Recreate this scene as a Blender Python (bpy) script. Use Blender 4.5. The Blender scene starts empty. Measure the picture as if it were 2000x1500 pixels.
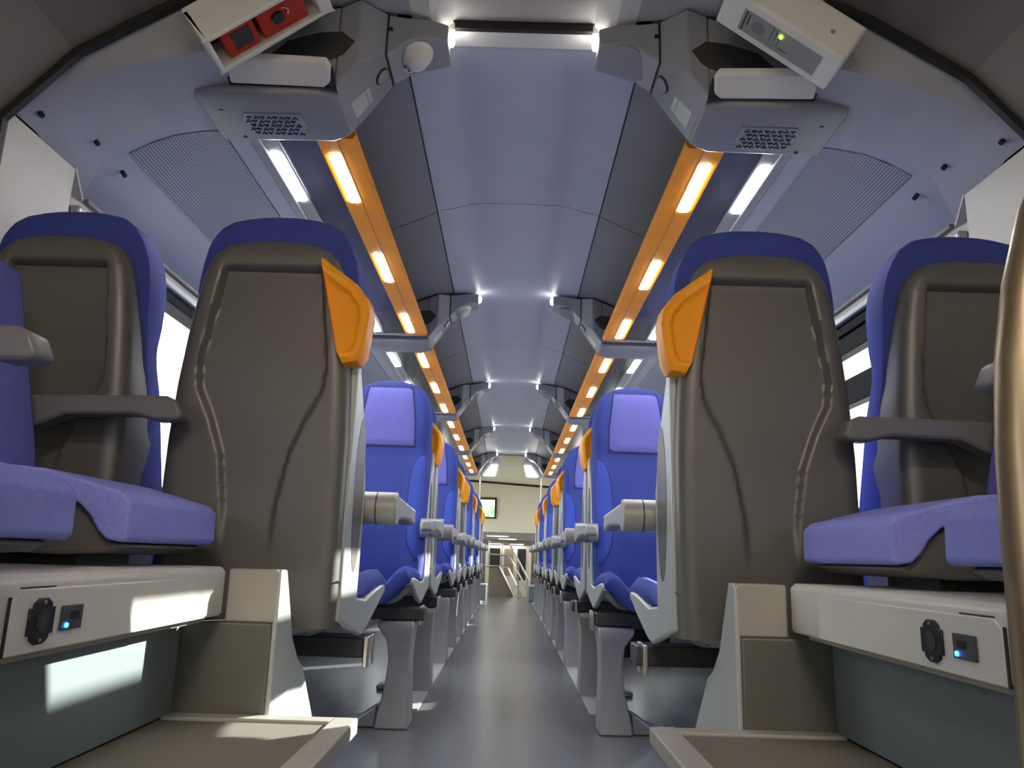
import bpy, bmesh, math, random
import numpy as np
from mathutils import Matrix, Vector
SC = bpy.context.scene
COL = SC.collection

# ------------------------------------------------------------------ camera
FPX, EYE, VPX, VPY, ROLL = 1500.0, 0.58, 993.0, 1088.0, 1.7
_a = Vector(((VPX-1000)/FPX, -(VPY-750)/FPX, 1.0)).normalized()
_s, _c = math.sin(math.radians(ROLL)), math.cos(math.radians(ROLL))
_u = Vector((_s, _c, -(_a.x*_s+_a.y*_c)/_a.z)).normalized()
_x = _a.cross(_u)
if _x.x < 0: _x = -_x
cam_d = bpy.data.cameras.new('camera'); cam = bpy.data.objects.new('camera', cam_d); COL.objects.link(cam)
cam_d.sensor_fit = 'HORIZONTAL'; cam_d.sensor_width = 36.0; cam_d.lens = FPX/2000*36.0; cam_d.clip_start = 0.02; cam_d.clip_end = 200
cam.matrix_world = Matrix(((_x.x, _x.y, -_x.z, 0), (_a.x, _a.y, -_a.z, 0), (_u.x, _u.y, -_u.z, EYE), (0, 0, 0, 1)))
SC.camera = cam

# ------------------------------------------------------------------ world, sun, exposure
W = bpy.data.worlds.new('sky'); SC.world = W; W.use_nodes = True
bg = W.node_tree.nodes['Background']; bg.inputs[0].default_value = (0.93, 0.97, 1.0, 1); bg.inputs[1].default_value = 2.2
sun_d = bpy.data.lights.new('sun', 'SUN'); sun_d.energy = 9.0; sun_d.angle = math.radians(0.6); sun_d.color = (1.0, 0.98, 0.9)
sun = bpy.data.objects.new('sun', sun_d); COL.objects.link(sun)
sun.rotation_euler = Vector((1.0, 0.83, 0.485)).to_track_quat('Z', 'Y').to_euler()
LAMP, WARM = 25.0, 46.0           # emission of the rack lamps / added entrance fill lamps
SC.view_settings.view_transform = 'Standard'; SC.view_settings.look = 'None'
SC.view_settings.exposure = 1.35; SC.view_settings.gamma = 1.0; SC.view_settings.use_curve_mapping = False
SC.cycles.use_denoising = True
SC.cycles.max_bounces = 8; SC.cycles.diffuse_bounces = 5; SC.cycles.glossy_bounces = 3
SC.cycles.transparent_max_bounces = 8; SC.cycles.sample_clamp_indirect = 6.0
SC.cycles.caustics_reflective = False; SC.cycles.caustics_refractive = False

# ------------------------------------------------------------------ materials
def mat(name, col, rough=0.5, metal=0.0, noise=0.0, nscale=40, bump=0.0, bscale=200, coat=0.0, spec=0.5):
    m = bpy.data.materials.new(name); m.use_nodes = True
    nt = m.node_tree; b = nt.nodes['Principled BSDF']
    b.inputs['Base Color'].default_value = (*col, 1); b.inputs['Roughness'].default_value = rough
    b.inputs['Metallic'].default_value = metal; b.inputs['Coat Weight'].default_value = coat
    b.inputs['Specular IOR Level'].default_value = spec
    tc = nt.nodes.new('ShaderNodeTexCoord')
    if noise:
        n = nt.nodes.new('ShaderNodeTexNoise'); n.inputs['Scale'].default_value = nscale; n.inputs['Detail'].default_value = 4
        nt.links.new(tc.outputs['Object'], n.inputs['Vector'])
        r = nt.nodes.new('ShaderNodeValToRGB')
        r.color_ramp.elements[0].position = 0.3; r.color_ramp.elements[1].position = 0.7
        r.color_ramp.elements[0].color = (*[c*(1-noise) for c in col], 1); r.color_ramp.elements[1].color = (*[min(1, c*(1+noise)) for c in col], 1)
        nt.links.new(n.outputs['Fac'], r.inputs['Fac']); nt.links.new(r.outputs['Color'], b.inputs['Base Color'])
    if bump:
        n2 = nt.nodes.new('ShaderNodeTexNoise'); n2.inputs['Scale'].default_value = bscale
        nt.links.new(tc.outputs['Object'], n2.inputs['Vector'])
        bp = nt.nodes.new('ShaderNodeBump'); bp.inputs['Strength'].default_value = bump; bp.inputs['Distance'].default_value = 0.002
        nt.links.new(n2.outputs['Fac'], bp.inputs['Height']); nt.links.new(bp.outputs['Normal'], b.inputs['Normal'])
    return m
def emit(name, col, st):
    m = bpy.data.materials.new(name); m.use_nodes = True; nt = m.node_tree
    nt.nodes.remove(nt.nodes['Principled BSDF'])
    e = nt.nodes.new('ShaderNodeEmission'); e.inputs[0].default_value = (*col, 1); e.inputs[1].default_value = st
    nt.links.new(e.outputs[0], nt.nodes['Material Output'].inputs[0]); return m
def glass(name, tint, gloss=0.12):
    m = bpy.data.materials.new(name); m.use_nodes = True; nt = m.node_tree
    nt.nodes.remove(nt.nodes['Principled BSDF'])
    t = nt.nodes.new('ShaderNodeBsdfTransparent'); t.inputs[0].default_value = (*tint, 1)
    g = nt.nodes.new('ShaderNodeBsdfGlossy'); g.inputs['Roughness'].default_value = 0.04; g.inputs[0].default_value = (1, 1, 1, 1)
    mx = nt.nodes.new('ShaderNodeMixShader'); mx.inputs[0].default_value = gloss
    nt.links.new(t.outputs[0], mx.inputs[1]); nt.links.new(g.outputs[0], mx.inputs[2])
    nt.links.new(mx.outputs[0], nt.nodes['Material Output'].inputs[0]); return m
def perforated(name, col, hole, py, px):
    """light plastic sheet with rows of small dark holes (object space)"""
    m = mat(name, col, 0.5); nt = m.node_tree; b = nt.nodes['Principled BSDF']
    tc = nt.nodes.new('ShaderNodeTexCoord'); sp = nt.nodes.new('ShaderNodeSeparateXYZ'); nt.links.new(tc.outputs['Object'], sp.inputs[0])
    def wave(sock, pitch):
        a = nt.nodes.new('ShaderNodeMath'); a.operation = 'MULTIPLY'; a.inputs[1].default_value = 2*math.pi/pitch; nt.links.new(sock, a.inputs[0])
        s = nt.nodes.new('ShaderNodeMath'); s.operation = 'SINE'; nt.links.new(a.outputs[0], s.inputs[0]); return s.outputs[0]
    ad = nt.nodes.new('ShaderNodeMath'); ad.operation = 'ADD'
    nt.links.new(wave(sp.outputs['X'], px), ad.inputs[0]); nt.links.new(wave(sp.outputs['Y'], py), ad.inputs[1])
    gt = nt.nodes.new('ShaderNodeMath'); gt.operation = 'GREATER_THAN'; gt.inputs[1].default_value = 0.35; nt.links.new(ad.outputs[0], gt.inputs[0])
    mx = nt.nodes.new('ShaderNodeMix'); mx.data_type = 'RGBA'; mx.inputs[6].default_value = (*col, 1); mx.inputs[7].default_value = (*hole, 1)
    nt.links.new(gt.outputs[0], mx.inputs[0]); nt.links.new(mx.outputs[2], b.inputs['Base Color']); return m

M = dict(
    panel=mat('ceiling_laminate', (0.50, 0.53, 0.62), 0.42, noise=0.02, nscale=6),
    cove=mat('cove_laminate', (0.34, 0.36, 0.43), 0.45, noise=0.02, nscale=6),
    arch=mat('arch_laminate', (0.33, 0.335, 0.37), 0.45, noise=0.02, nscale=6),
    dark_panel=mat('grey_side_laminate', (0.17, 0.17, 0.19), 0.5, noise=0.04, nscale=5),
    pod=mat('grey_lamp_plastic', (0.25, 0.25, 0.275), 0.45, noise=0.03, nscale=8),
    white=mat('white_plastic', (0.72, 0.70, 0.65), 0.42, noise=0.02, nscale=8),
    warmwhite=mat('warm_white_laminate', (0.45, 0.42, 0.385), 0.5, noise=0.03, nscale=5),
    taupe=mat('taupe_laminate', (0.18, 0.16, 0.14), 0.55, noise=0.04, nscale=4),
    rubber=mat('black_rubber', (0.012, 0.011, 0.01), 0.6),
    frameblack=mat('matt_black_frame', (0.008, 0.008, 0.009), 0.7, spec=0.15),
    handrail=mat('shaded_steel', (0.30, 0.23, 0.145), 0.38, 0.85, noise=0.06, nscale=40),  # steel with shade put into its colour, darker and browner
    black=mat('black_plastic', (0.012, 0.012, 0.013), 0.35),
    hole=mat('dark_recess', (0.03, 0.028, 0.026), 0.7),
    shell=mat('grey_metallic_paint', (0.132, 0.124, 0.113), 0.40, 0.2, noise=0.015, nscale=30),
    pan=mat('light_grey_paint', (0.46, 0.48, 0.47), 0.35, 0.1, noise=0.03, nscale=20),
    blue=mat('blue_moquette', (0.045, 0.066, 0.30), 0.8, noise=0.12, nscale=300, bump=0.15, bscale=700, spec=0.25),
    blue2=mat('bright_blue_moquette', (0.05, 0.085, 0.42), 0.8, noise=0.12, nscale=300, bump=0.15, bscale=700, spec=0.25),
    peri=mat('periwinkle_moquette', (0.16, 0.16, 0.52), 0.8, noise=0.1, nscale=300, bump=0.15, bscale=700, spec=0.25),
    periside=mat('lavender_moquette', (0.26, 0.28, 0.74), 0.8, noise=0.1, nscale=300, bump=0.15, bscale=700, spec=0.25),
    navy=mat('navy_piping', (0.025, 0.03, 0.14), 0.8, noise=0.1, nscale=300),
    orange=mat('orange_plastic', (0.95, 0.36, 0.010), 0.42, noise=0.02, nscale=20, spec=0.3),
    orange_strip=mat('orange_strip_plastic', (0.95, 0.33, 0.012), 0.5, spec=0.2, noise=0.05, nscale=10),
    leg=mat('grey_leg_paint', (0.38, 0.38, 0.39), 0.4, 0.25, noise=0.04, nscale=20),
    beam=mat('dark_beam_paint', (0.06, 0.06, 0.062), 0.5, 0.1, noise=0.05, nscale=20),
    arm=mat('armrest_plastic', (0.42, 0.41, 0.38), 0.38, 0.15, noise=0.03, nscale=20),
    armdark=mat('dark_armrest_plastic', (0.16, 0.155, 0.155), 0.42, noise=0.04, nscale=20),
    floor=mat('grey_vinyl', (0.140, 0.144, 0.150), 0.27, noise=0.10, nscale=120, spec=0.5),
    rail=mat('floor_plate', (0.46, 0.47, 0.48), 0.4, 0.1, noise=0.04, nscale=30),
    carpet=mat('brown_grey_carpet', (0.17, 0.155, 0.125), 0.9, noise=0.12, nscale=250, bump=0.2, bscale=500),
    rim=mat('step_rim_plastic', (0.40, 0.38, 0.34), 0.45, noise=0.03, nscale=20),
    boxgrey=mat('olive_grey_laminate', (0.13, 0.128, 0.108), 0.5, noise=0.03, nscale=8),
    lowwall=mat('slate_lower_laminate', (0.085, 0.09, 0.10), 0.6, noise=0.04, nscale=6),
    bluegrey=mat('blue_grey_laminate', (0.17, 0.20, 0.215), 0.5, noise=0.03, nscale=6),
    steel=mat('brushed_steel', (0.62, 0.58, 0.50), 0.28, 0.9, noise=0.05, nscale=60),
    red=mat('red_plastic', (0.50, 0.033, 0.012), 0.5, spec=0.2, noise=0.05, nscale=20),
    yellow=mat('yellow_strap', (0.55, 0.62, 0.02), 0.6, noise=0.05, nscale=40),
    cream=mat('cream_laminate', (0.74, 0.68, 0.53), 0.5, noise=0.03, nscale=3),
    brownpanel=mat('brown_stair_panel', (0.26, 0.20, 0.145), 0.5, noise=0.05, nscale=6),
    alu=mat('window_aluminium', (0.45, 0.46, 0.46), 0.35, 0.6, noise=0.03, nscale=30),
    label=mat('grey_label', (0.27, 0.27, 0.26), 0.6, noise=0.03, nscale=30),
    labelink=mat('label_ink', (0.06, 0.06, 0.06), 0.7),
    rackglass=mat('smoked_rack_glass', (0.13, 0.13, 0.132), 0.10, noise=0.10, nscale=5),
    pane=glass('window_glass', (0.94, 0.96, 0.95), 0.06),
    lamp=emit('cool_white_lamp', (0.93, 0.96, 1.0), LAMP),
    farlamp=emit('far_strip_lamp', (1.0, 0.96, 0.88), 4.0),
    spot=emit('spot_lamp', (1.0, 0.97, 0.92), 10.0),
    warm=emit('warm_fill_lamp', (1.0, 0.86, 0.70), WARM),
    led_green=emit('green_led', (0.5, 1.0, 0.05), 3.0),
    led_blue=emit('blue_led', (0.02, 0.22, 1.0), 6.0),
    grille=perforated('perforated_panel', (0.34, 0.36, 0.43), (0.04, 0.042, 0.06), 0.0078, 0.0075),
)
M['rackglass'].node_tree.nodes['Principled BSDF'].inputs['Alpha'].default_value = 0.6

# ------------------------------------------------------------------ mesh helpers
class MB:
    def __init__(s): s.v = []; s.f = []
    def add(s, vs, fs):
        o = len(s.v); s.v += [tuple(map(float, p)) for p in vs]; s.f += [tuple(i+o for i in f) for f in fs]; return s
    def box(s, x0, x1, y0, y1, z0, z1):
        return s.add([(x0,y0,z0),(x1,y0,z0),(x1,y1,z0),(x0,y1,z0),(x0,y0,z1),(x1,y0,z1),(x1,y1,z1),(x0,y1,z1)],
                     [(0,3,2,1),(4,5,6,7),(0,1,5,4),(1,2,6,5),(2,3,7,6),(3,0,4,7)])
    def prism(s, poly, ax, a, b):
        n = len(poly)
        def P(p, t): return (t,p[0],p[1]) if ax == 'x' else (p[0],t,p[1]) if ax == 'y' else (p[0],p[1],t)
        return s.add([P(p,a) for p in poly]+[P(p,b) for p in poly],
                     [tuple(range(n))[::-1], tuple(range(n,2*n))]+[(i,(i+1)%n,n+(i+1)%n,n+i) for i in range(n)])
    def loft(s, rings, cap=True):
        n = len(rings[0]); vs = [p for r in rings for p in r]; fs = []
        for k in range(len(rings)-1):
            fs += [(k*n+i, k*n+(i+1)%n, (k+1)*n+(i+1)%n, (k+1)*n+i) for i in range(n)]
        if cap: fs += [tuple(range(n))[::-1], tuple(range((len(rings)-1)*n, len(rings)*n))]
        return s.add(vs, fs)
    def sheet(s, rows):
        n = len(rows[0]); vs = [p for r in rows for p in r]
        return s.add(vs, [(k*n+i, k*n+i+1, (k+1)*n+i+1, (k+1)*n+i) for k in range(len(rows)-1) for i in range(n-1)])
    def slab(s, rows, d):
        """sheet with thickness: d is the offset vector of the second skin"""
        m, n = len(rows), len(rows[0]); N = m*n
        vs = [p for r in rows for p in r]; vs2 = [(p[0]+d[0], p[1]+d[1], p[2]+d[2]) for p in vs]
        fs = []
        for k in range(m-1):
            for i in range(n-1):
                q = (k*n+i, k*n+i+1, (k+1)*n+i+1, (k+1)*n+i); fs += [q, tuple(j+N for j in q)[::-1]]
        rim = [i for i in range(n)]+[k*n+n-1 for k in range(1,m)]+[(m-1)*n+i for i in range(n-2,-1,-1)]+[k*n for k in range(m-2,0,-1)]
        for i in range(len(rim)):
            a, b = rim[i], rim[(i+1)%len(rim)]; fs.append((b, a, a+N, b+N))
        return s.add(vs+vs2, fs)
    def tube(s, path, r, n=12):
        path = [Vector(p) for p in path]; rings = []
        up0 = None
        for i, p in enumerate(path):
            t = (path[min(i+1,len(path)-1)]-path[max(i-1,0)]).normalized()
            if up0 is None: up0 = Vector((0,0,1)) if abs(t.z) < .9 else Vector((1,0,0))
            a = t.cross(up0).normalized(); b = a.cross(t).normalized(); up0 = b
            rings.append([tuple(p+a*r*math.cos(2*math.pi*k/n)+b*r*math.sin(2*math.pi*k/n)) for k in range(n)])
        return s.loft(rings)
    def disc(s, c, nrm, r, h, n=24, r2=None, sx=1.0):
        """short cylinder centred at c along nrm"""
        nrm = Vector(nrm).normalized(); c = Vector(c)
        a = nrm.cross(Vector((0,1,0)) if abs(nrm.y) < .9 else Vector((1,0,0))).normalized(); b = nrm.cross(a)
        def ring(t, rr): return [tuple(c+nrm*t+a*rr*sx*math.cos(2*math.pi*k/n)+b*rr*math.sin(2*math.pi*k/n)) for k in range(n)]
        return s.loft([ring(-h/2, r), ring(h/2, r if r2 is None else r2)])
    def flipx(s): s.v = [(-x,y,z) for x,y,z in s.v]; s.f = [f[::-1] for f in s.f]; return s
    def build(s, name, m, parent=None, smooth=0, bevel=0, seg=2, loc=None):
        me = bpy.data.meshes.new(name); me.from_pydata(s.v, [], s.f)
        bm = bmesh.new(); bm.from_mesh(me); bmesh.ops.remove_doubles(bm, verts=bm.verts, dist=1e-6)
        bmesh.ops.recalc_face_normals(bm, faces=bm.faces); bm.to_mesh(me); bm.free()
        if smooth:
            for p in me.polygons: p.use_smooth = True
            me.set_sharp_from_angle(angle=math.radians(smooth))
        me.materials.append(m)
        o = bpy.data.objects.new(name, me); COL.objects.link(o)
        if bevel:
            md = o.modifiers.new('bevel', 'BEVEL'); md.width = bevel; md.segments = seg; md.limit_method = 'ANGLE'; md.angle_limit = math.radians(35)
            md.harden_normals = False
            if not smooth:
                for p in me.polygons: p.use_smooth = True
                me.set_sharp_from_angle(angle=math.radians(50))
        if parent is not None: o.parent = parent
        if loc is not None: o.location = loc
        return o
def thing(name, label, cat, loc=(0,0,0), rz=0, group=None):
    o = bpy.data.objects.new(name, None); COL.objects.link(o); o.empty_display_size = 0.05
    o.location = loc; o.rotation_euler = (0,0,rz); o['label'] = label; o['category'] = cat
    if group: o['group'] = group
    return o
def tag(o, label, cat, group=None, kind=None):
    if label: o['label'] = label
    if cat: o['category'] = cat
    if group: o['group'] = group
    if kind: o['kind'] = kind
    return o
def struct(o, label=None):
    o['kind'] = 'structure'
    if label: o['label'] = label
    return o
def dup(root, loc=None, rz=None, label=None):
    r = root.copy(); COL.objects.link(r)
    if loc is not None: r.location = loc
    if rz is not None: r.rotation_euler = (0,0,rz)
    if label: r['label'] = label
    for ch in list(root.children):
        c = ch.copy(); COL.objects.link(c); c.parent = r
        for g in list(ch.children):
            d = g.copy(); COL.objects.link(d); d.parent = c
    return r
def ip(x, xs, ys): return float(np.interp(x, xs, ys))
def sst(t): t = max(0.0, min(1.0, t)); return t*t*(3-2*t)
def circ(cx, cy, r, n=20): return [(cx+r*math.cos(2*math.pi*k/n), cy+r*math.sin(2*math.pi*k/n)) for k in range(n)]

# ================================================================== THE CAR
Y0, Y1 = -2.2, 12.0
WX = 1.20
# floor with light seat-rail plates along the aisle
struct(MB().box(-1.3, 1.3, Y0, Y1, -0.06, 0.0).build('floor', M['floor']), 'grey vinyl aisle floor')
for s, nm in ((-1,'left'), (1,'right')):
    o = MB().box(min(s*.33,s*.47), max(s*.33,s*.47), 3.14, 10.6, 0.0, 0.004).build('floor_plate_'+nm, M['rail']); o.name = 'trim_%d' % (1 if s < 0 else 2)
    struct(o, 'light grey floor plate under the %s seat legs' % nm)

# ---- central ceiling panels (profile measured across the car)
CP = [(-.335,1.972),(-.26,1.985),(-.20,2.005),(-.16,2.01),(0,2.012),(.16,2.01),(.20,2.005),(.26,1.985),(.335,1.972)]
ceil = bpy.data.objects.new('ceiling', None); COL.objects.link(ceil); struct(ceil, 'blue-grey curved ceiling panels')
seams = [1.93, 2.95, 5.14, 7.33, 9.52, 10.95]
for a, b in zip(seams[:-1], seams[1:]):
    MB().slab([[(x, a+.003, z) for x, z in CP], [(x, b-.003, z) for x, z in CP]], (0,0,.012)).build('panel', M['panel'], ceil, smooth=40)
MB().box(-.9, .9, 1.9, 11.0, 2.03, 2.05).build('backing', M['rubber'], ceil)
MB().box(-1.25, 1.25, Y0, 13.06, 2.10, 2.14).build('roof', M['rubber'], ceil)
# roof above racks: dark side panels, one pair per bay
SP = [(.338,1.966),(.43,1.92),(.56,1.865),(.80,1.82)]
for s in (-1, 1):
    for a, b in zip([1.55]+seams[1:-1], seams[1:]):
        MB().slab([[(s*x, a+.003, z) for x, z in SP], [(s*x, b-.003, z) for x, z in SP]], (0,0,.012)).build('side_panel', M['dark_panel'], ceil, smooth=40)
    # black joint between centre and side panels
    MB().box(*sorted((s*.334, s*.342)), 1.95, 10.95, 1.966, 1.985).build('joint', M['rubber'], ceil)
# entrance ceiling hatch above the camera
MB().box(-.205, .205, 0.3, 1.845, 2.02, 2.03).build('hatch', M['warmwhite'], ceil)
MB().box(-.19, .19, 1.845, 1.86, 1.995, 2.022).build('hatch_gasket', M['rubber'], ceil)
MB().prism([(1.86,2.0),(1.93,2.0),(1.93,2.03),(1.86,2.03)], 'x', -.25, .25).build('hatch_frame', M['white'], ceil)
for s in (-1, 1):
    MB().prism([(s*.195,2.02),(s*.25,1.985),(s*.30,1.98),(s*.30,2.03)], 'y', .3, 1.93).build('hatch_side', M['white'], ceil)
    MB().slab([[(s*.30, .3, 1.978), (s*.47, .3, 1.90), (s*.80, .3, 1.83)], [(s*.30, 1.78, 1.978), (s*.47, 1.652, 1.90), (s*.80, 1.652, 1.83)]], (0,0,.012)).build('entrance_panel', M['arch'], ceil)

# ---- walls with windows
def wall(s, nm):
    root = bpy.data.objects.new('wall_'+nm, None); COL.objects.link(root); struct(root, 'light grey side wall on the %s' % nm)
    zs, zt = 0.68, 1.435
    wins = [(-1.75, -.55), (1.93, 3.02), (3.42, 4.62), (5.02, 6.72), (7.10, 8.35), (8.75, 10.2), (11.1, 12.8)]  # first and last openings are unseen, added to let daylight in
    def X(a, b): return sorted((s*a, s*b))
    MB().box(*X(WX, WX+.05), Y0, 12.0, -1.0, zs-.02).build('lower_lining', M['lowwall'], root)
    m = MB(); m.box(*X(WX, WX+.05), 12.0, 19.0, -1.0, zs); m.box(*X(WX, WX+.05), Y0, 12.0, zs-.02, zs); m.box(*X(WX, WX+.05), Y0, 13.0, zt, 2.08)
    ed = [Y0]+[v for w in wins for v in w]+[13.0]
    for i in range(0, len(ed), 2): m.box(*X(WX, WX+.05), ed[i], ed[i+1], zs, zt)
    m.build('lining', M['warmwhite'], root)
    # cove: curved ceiling panel between rack and wall
    CV = [(.745,1.678),(.85,1.668),(.92,1.655),(.98,1.636),(1.05,1.603),(1.12,1.560),(1.20,1.512)]
    CYS = [1.79,1.79,1.79,1.80,1.80,1.84,1.95]
    rows = [[(s*x, y, z) for (x, z), y in zip(CV, CYS)], [(s*x, 11.0, z) for x, z in CV]]
    MB().slab(rows, (0,0,.012)).build('cove_panel', M['cove'], root, smooth=40)
    MB().box(*X(1.185, 1.20), 1.96, 11.0, 1.497, 1.509).build('cove_joint', M['dark_panel'], root)
    # baseboard heater duct
    MB().prism([(s*1.20,0.0),(s*1.10,0.0),(s*1.10,.16),(s*1.20,.2)], 'y', 1.9, 10.9).build('heater_duct', M['lowwall'], root)
    for i, (a, b) in enumerate(wins):
        w = bpy.data.objects.new('window_%d' % (i+1 if s < 0 else i+8), None); COL.objects.link(w); struct(w, 'train window in the %s wall' % nm)
        f = MB(); t = .035
        f.box(*X(WX-.012, WX+.06), a, b, zt-t, zt); f.box(*X(WX-.012, WX+.06), a, b, zs, zs+t)
        f.box(*X(WX-.012, WX+.06), a, a+t, zs, zt); f.box(*X(WX-.012, WX+.06), b-t, b, zs, zt)
        f.build('frame', M['frameblack'], w, bevel=.004)
        MB().box(*X(WX-.03, WX+.0), a-.03, b+.03, zt+.002, zt+.03).build('top_trim', M['alu'], w, bevel=.006)
        if s > 0:
            MB().box(*X(WX+.0, WX+.045), a+t, b-t, zt-.10, zt-t).build('blind', M['frameblack'], w, bevel=.004)
            MB().box(*X(WX+.0, WX+.045), a+t, b-t, 1.145, 1.24).build('transom', M['frameblack'], w, bevel=.004)
        MB().box(*X(WX+.022, WX+.028), a+t, b-t, zs+t, zt-t).build('pane', M['pane'], w)
    return root
wall(-1, 'left'); wall(1, 'right')
# perforated air panels set into the cove
def grille(s, y0, y1, lab):
    rows = []
    xs = np.linspace(.80, 1.045, 14)
    CVx = [.745,.85,.92,.98,1.05,1.12,1.20]; CVz = [1.678,1.668,1.655,1.636,1.603,1.560,1.512]
    for y, k in ((y0, 1), (y1, 0)):
        rows.append([(s*x, y+k*(.10*max(0, x-.92)), ip(x, CVx, CVz)-.0025) for x in xs])
    o = MB().slab(rows, (0,0,.002)).build('air_grille', M['grille'], smooth=40)
    return tag(o, lab, 'air grille', 'perforated air grilles in the cove')
for s, sd in ((-1,'left'), (1,'right')):
    for k, w in enumerate(['nearest perforated air grille above the %s grey-backed seats', 'second perforated air grille on the %s, past the second overhead bracket']):
        grille(s, 1.86+2.19*k, 3.70+2.19*k, w % sd)

# ---- entrance tunnel (taupe) up to the black rubber seam, then the white arch
SEC = [(1.20,1.38),(1.128,1.474),(.987,1.642),(.88,1.715),(.777,1.781),(.681,1.829),(.45,1.93)]
for s, nm in ((-1,'left'), (1,'right')):
    rows = [[(s*x, Y0, z) for x, z in SEC], [(s*x, 1.49, z) for x, z in SEC]]
    o = MB().slab(rows, (0,0,.03)).build('trim_%d' % (3 if s < 0 else 4), M['taupe']); struct(o, 'taupe entrance lining at the upper %s' % nm)
    m = MB()
    S2 = [(1.125,.9)]+[(x, z) for x, z in SEC[1:6]]
    ins = [(1.10,.9),(1.112,1.468),(.974,1.630),(.868,1.700),(.766,1.766),(.672,1.812)]
    m.loft([[(s*a[0], 1.487, a[1]), (s*b[0], 1.487, b[1]), (s*b[0], 1.503, b[1]), (s*a[0], 1.503, a[1])] for a, b in zip(S2, ins)])
    o = m.build('trim_%d' % (5 if s < 0 else 6), M['rubber']); struct(o, 'black rubber seam of the entrance arch on the %s' % nm)
    S = [(1.112,1.50),(1.04,1.583),(.985,1.640),(.88,1.712),(.78,1.778),(.69,1.822)]
    N = [(1.112,1.50),(1.035,1.572),(.965,1.612),(.85,1.655),(.73,1.684),(.66,1.70)]
    E = [(1.20,1.518),(1.075,1.588),(.98,1.632),(.87,1.66),(.76,1.673),(.70,1.69)]
    YE = [1.95,1.83,1.80,1.79,1.79,1.79]
    def fine(P):
        t = np.linspace(0, 5, 21); return [(ip(v, range(6), [p[0] for p in P]), ip(v, range(6), [p[1] for p in P])) for v in t]
    YEf = [ip(v, range(6), YE) for v in np.linspace(0,5,21)]
    Sf, Nf, Ef = fine(S), fine(N), fine(E)
    Ef = [(x, z-.006) for x, z in Ef]
    rows = [[(s*x,1.503,z) for x,z in Sf], [(s*x,1.545,z) for x,z in Nf], [(s*x,1.60,z) for x,z in Nf]]
    for k in (.33,.66,1): rows.append([(s*(n[0]+(e[0]-n[0])*k), 1.60+(y-1.60)*k, n[1]+(e[1]-n[1])*k) for n, e, y in zip(Nf, Ef, YEf)])
    o = MB().slab(rows, (0,.0,.02)).build('arch_panel', M['arch'], smooth=30)
    o.name = 'trim_%d' % (7 if s < 0 else 8); struct(o, 'pale arch panel between entrance seam and air grille on the %s' % nm)
    ar = o
    for px, py, pz in ((1.085,1.56,1.527),(1.07,1.76,1.572),(1.085,1.93,1.574)):
        MB().disc((s*px, py, pz), (s*.6,0,.8), .0065, .02, 14).build('screw', M['black'], ar)
    # pillar below the arch
    o = MB().prism([(s*1.112,.55),(s*1.112,1.497),(s*1.20,1.497),(s*1.20,.55)], 'y', 1.503, 1.765).build('trim_%d' % (9 if s < 0 else 10), M['warmwhite'], bevel=.004)
    struct(o, 'white pillar below the arch on the %s' % nm)
    MB().prism([(s*1.112,1.765),(s*1.20,1.765),(s*1.20,1.96)], 'z', 1.494, 1.506).build('soffit', M['warmwhite'], o)
    o = MB().box(*sorted((s*1.188, s*1.20)), 1.80, 1.812, .9, 1.50).build('trim_%d' % (11 if s < 0 else 12), M['dark_panel']); struct(o, 'dark vertical joint on the %s wall' % nm)
# entrance end behind the camera, with unseen side openings added for daylight fill
struct(MB().box(-1.25, 1.25, Y0-.05, Y0, -.06, 2.1).build('wall_rear', M['warmwhite']), 'pale end wall of the entrance')
o = MB().box(-.5, .5, Y0, .3, 1.96, 1.99).build('entrance_ceiling', M['warmwhite']); o.name = 'trim_13'; struct(o, 'white entrance ceiling')
for k, y in enumerate((-1.5, -.6)):  # unseen lamps, added to brighten the faces turned to the camera
    t = thing('entrance_fill_lamp', 'warm fill lamp added to the entrance ceiling, %s the camera' % ('well behind' if k == 0 else 'just behind'), 'lamp', (0, y, 1.96))
    MB().box(-.32, .32, -.06, .06, -.03, 0).build('housing', M['white'], t, bevel=.004)
    MB().box(-.30, .30, -.045, .045, -.036, -.03).build('diffuser', M['warm'], t)

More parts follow.
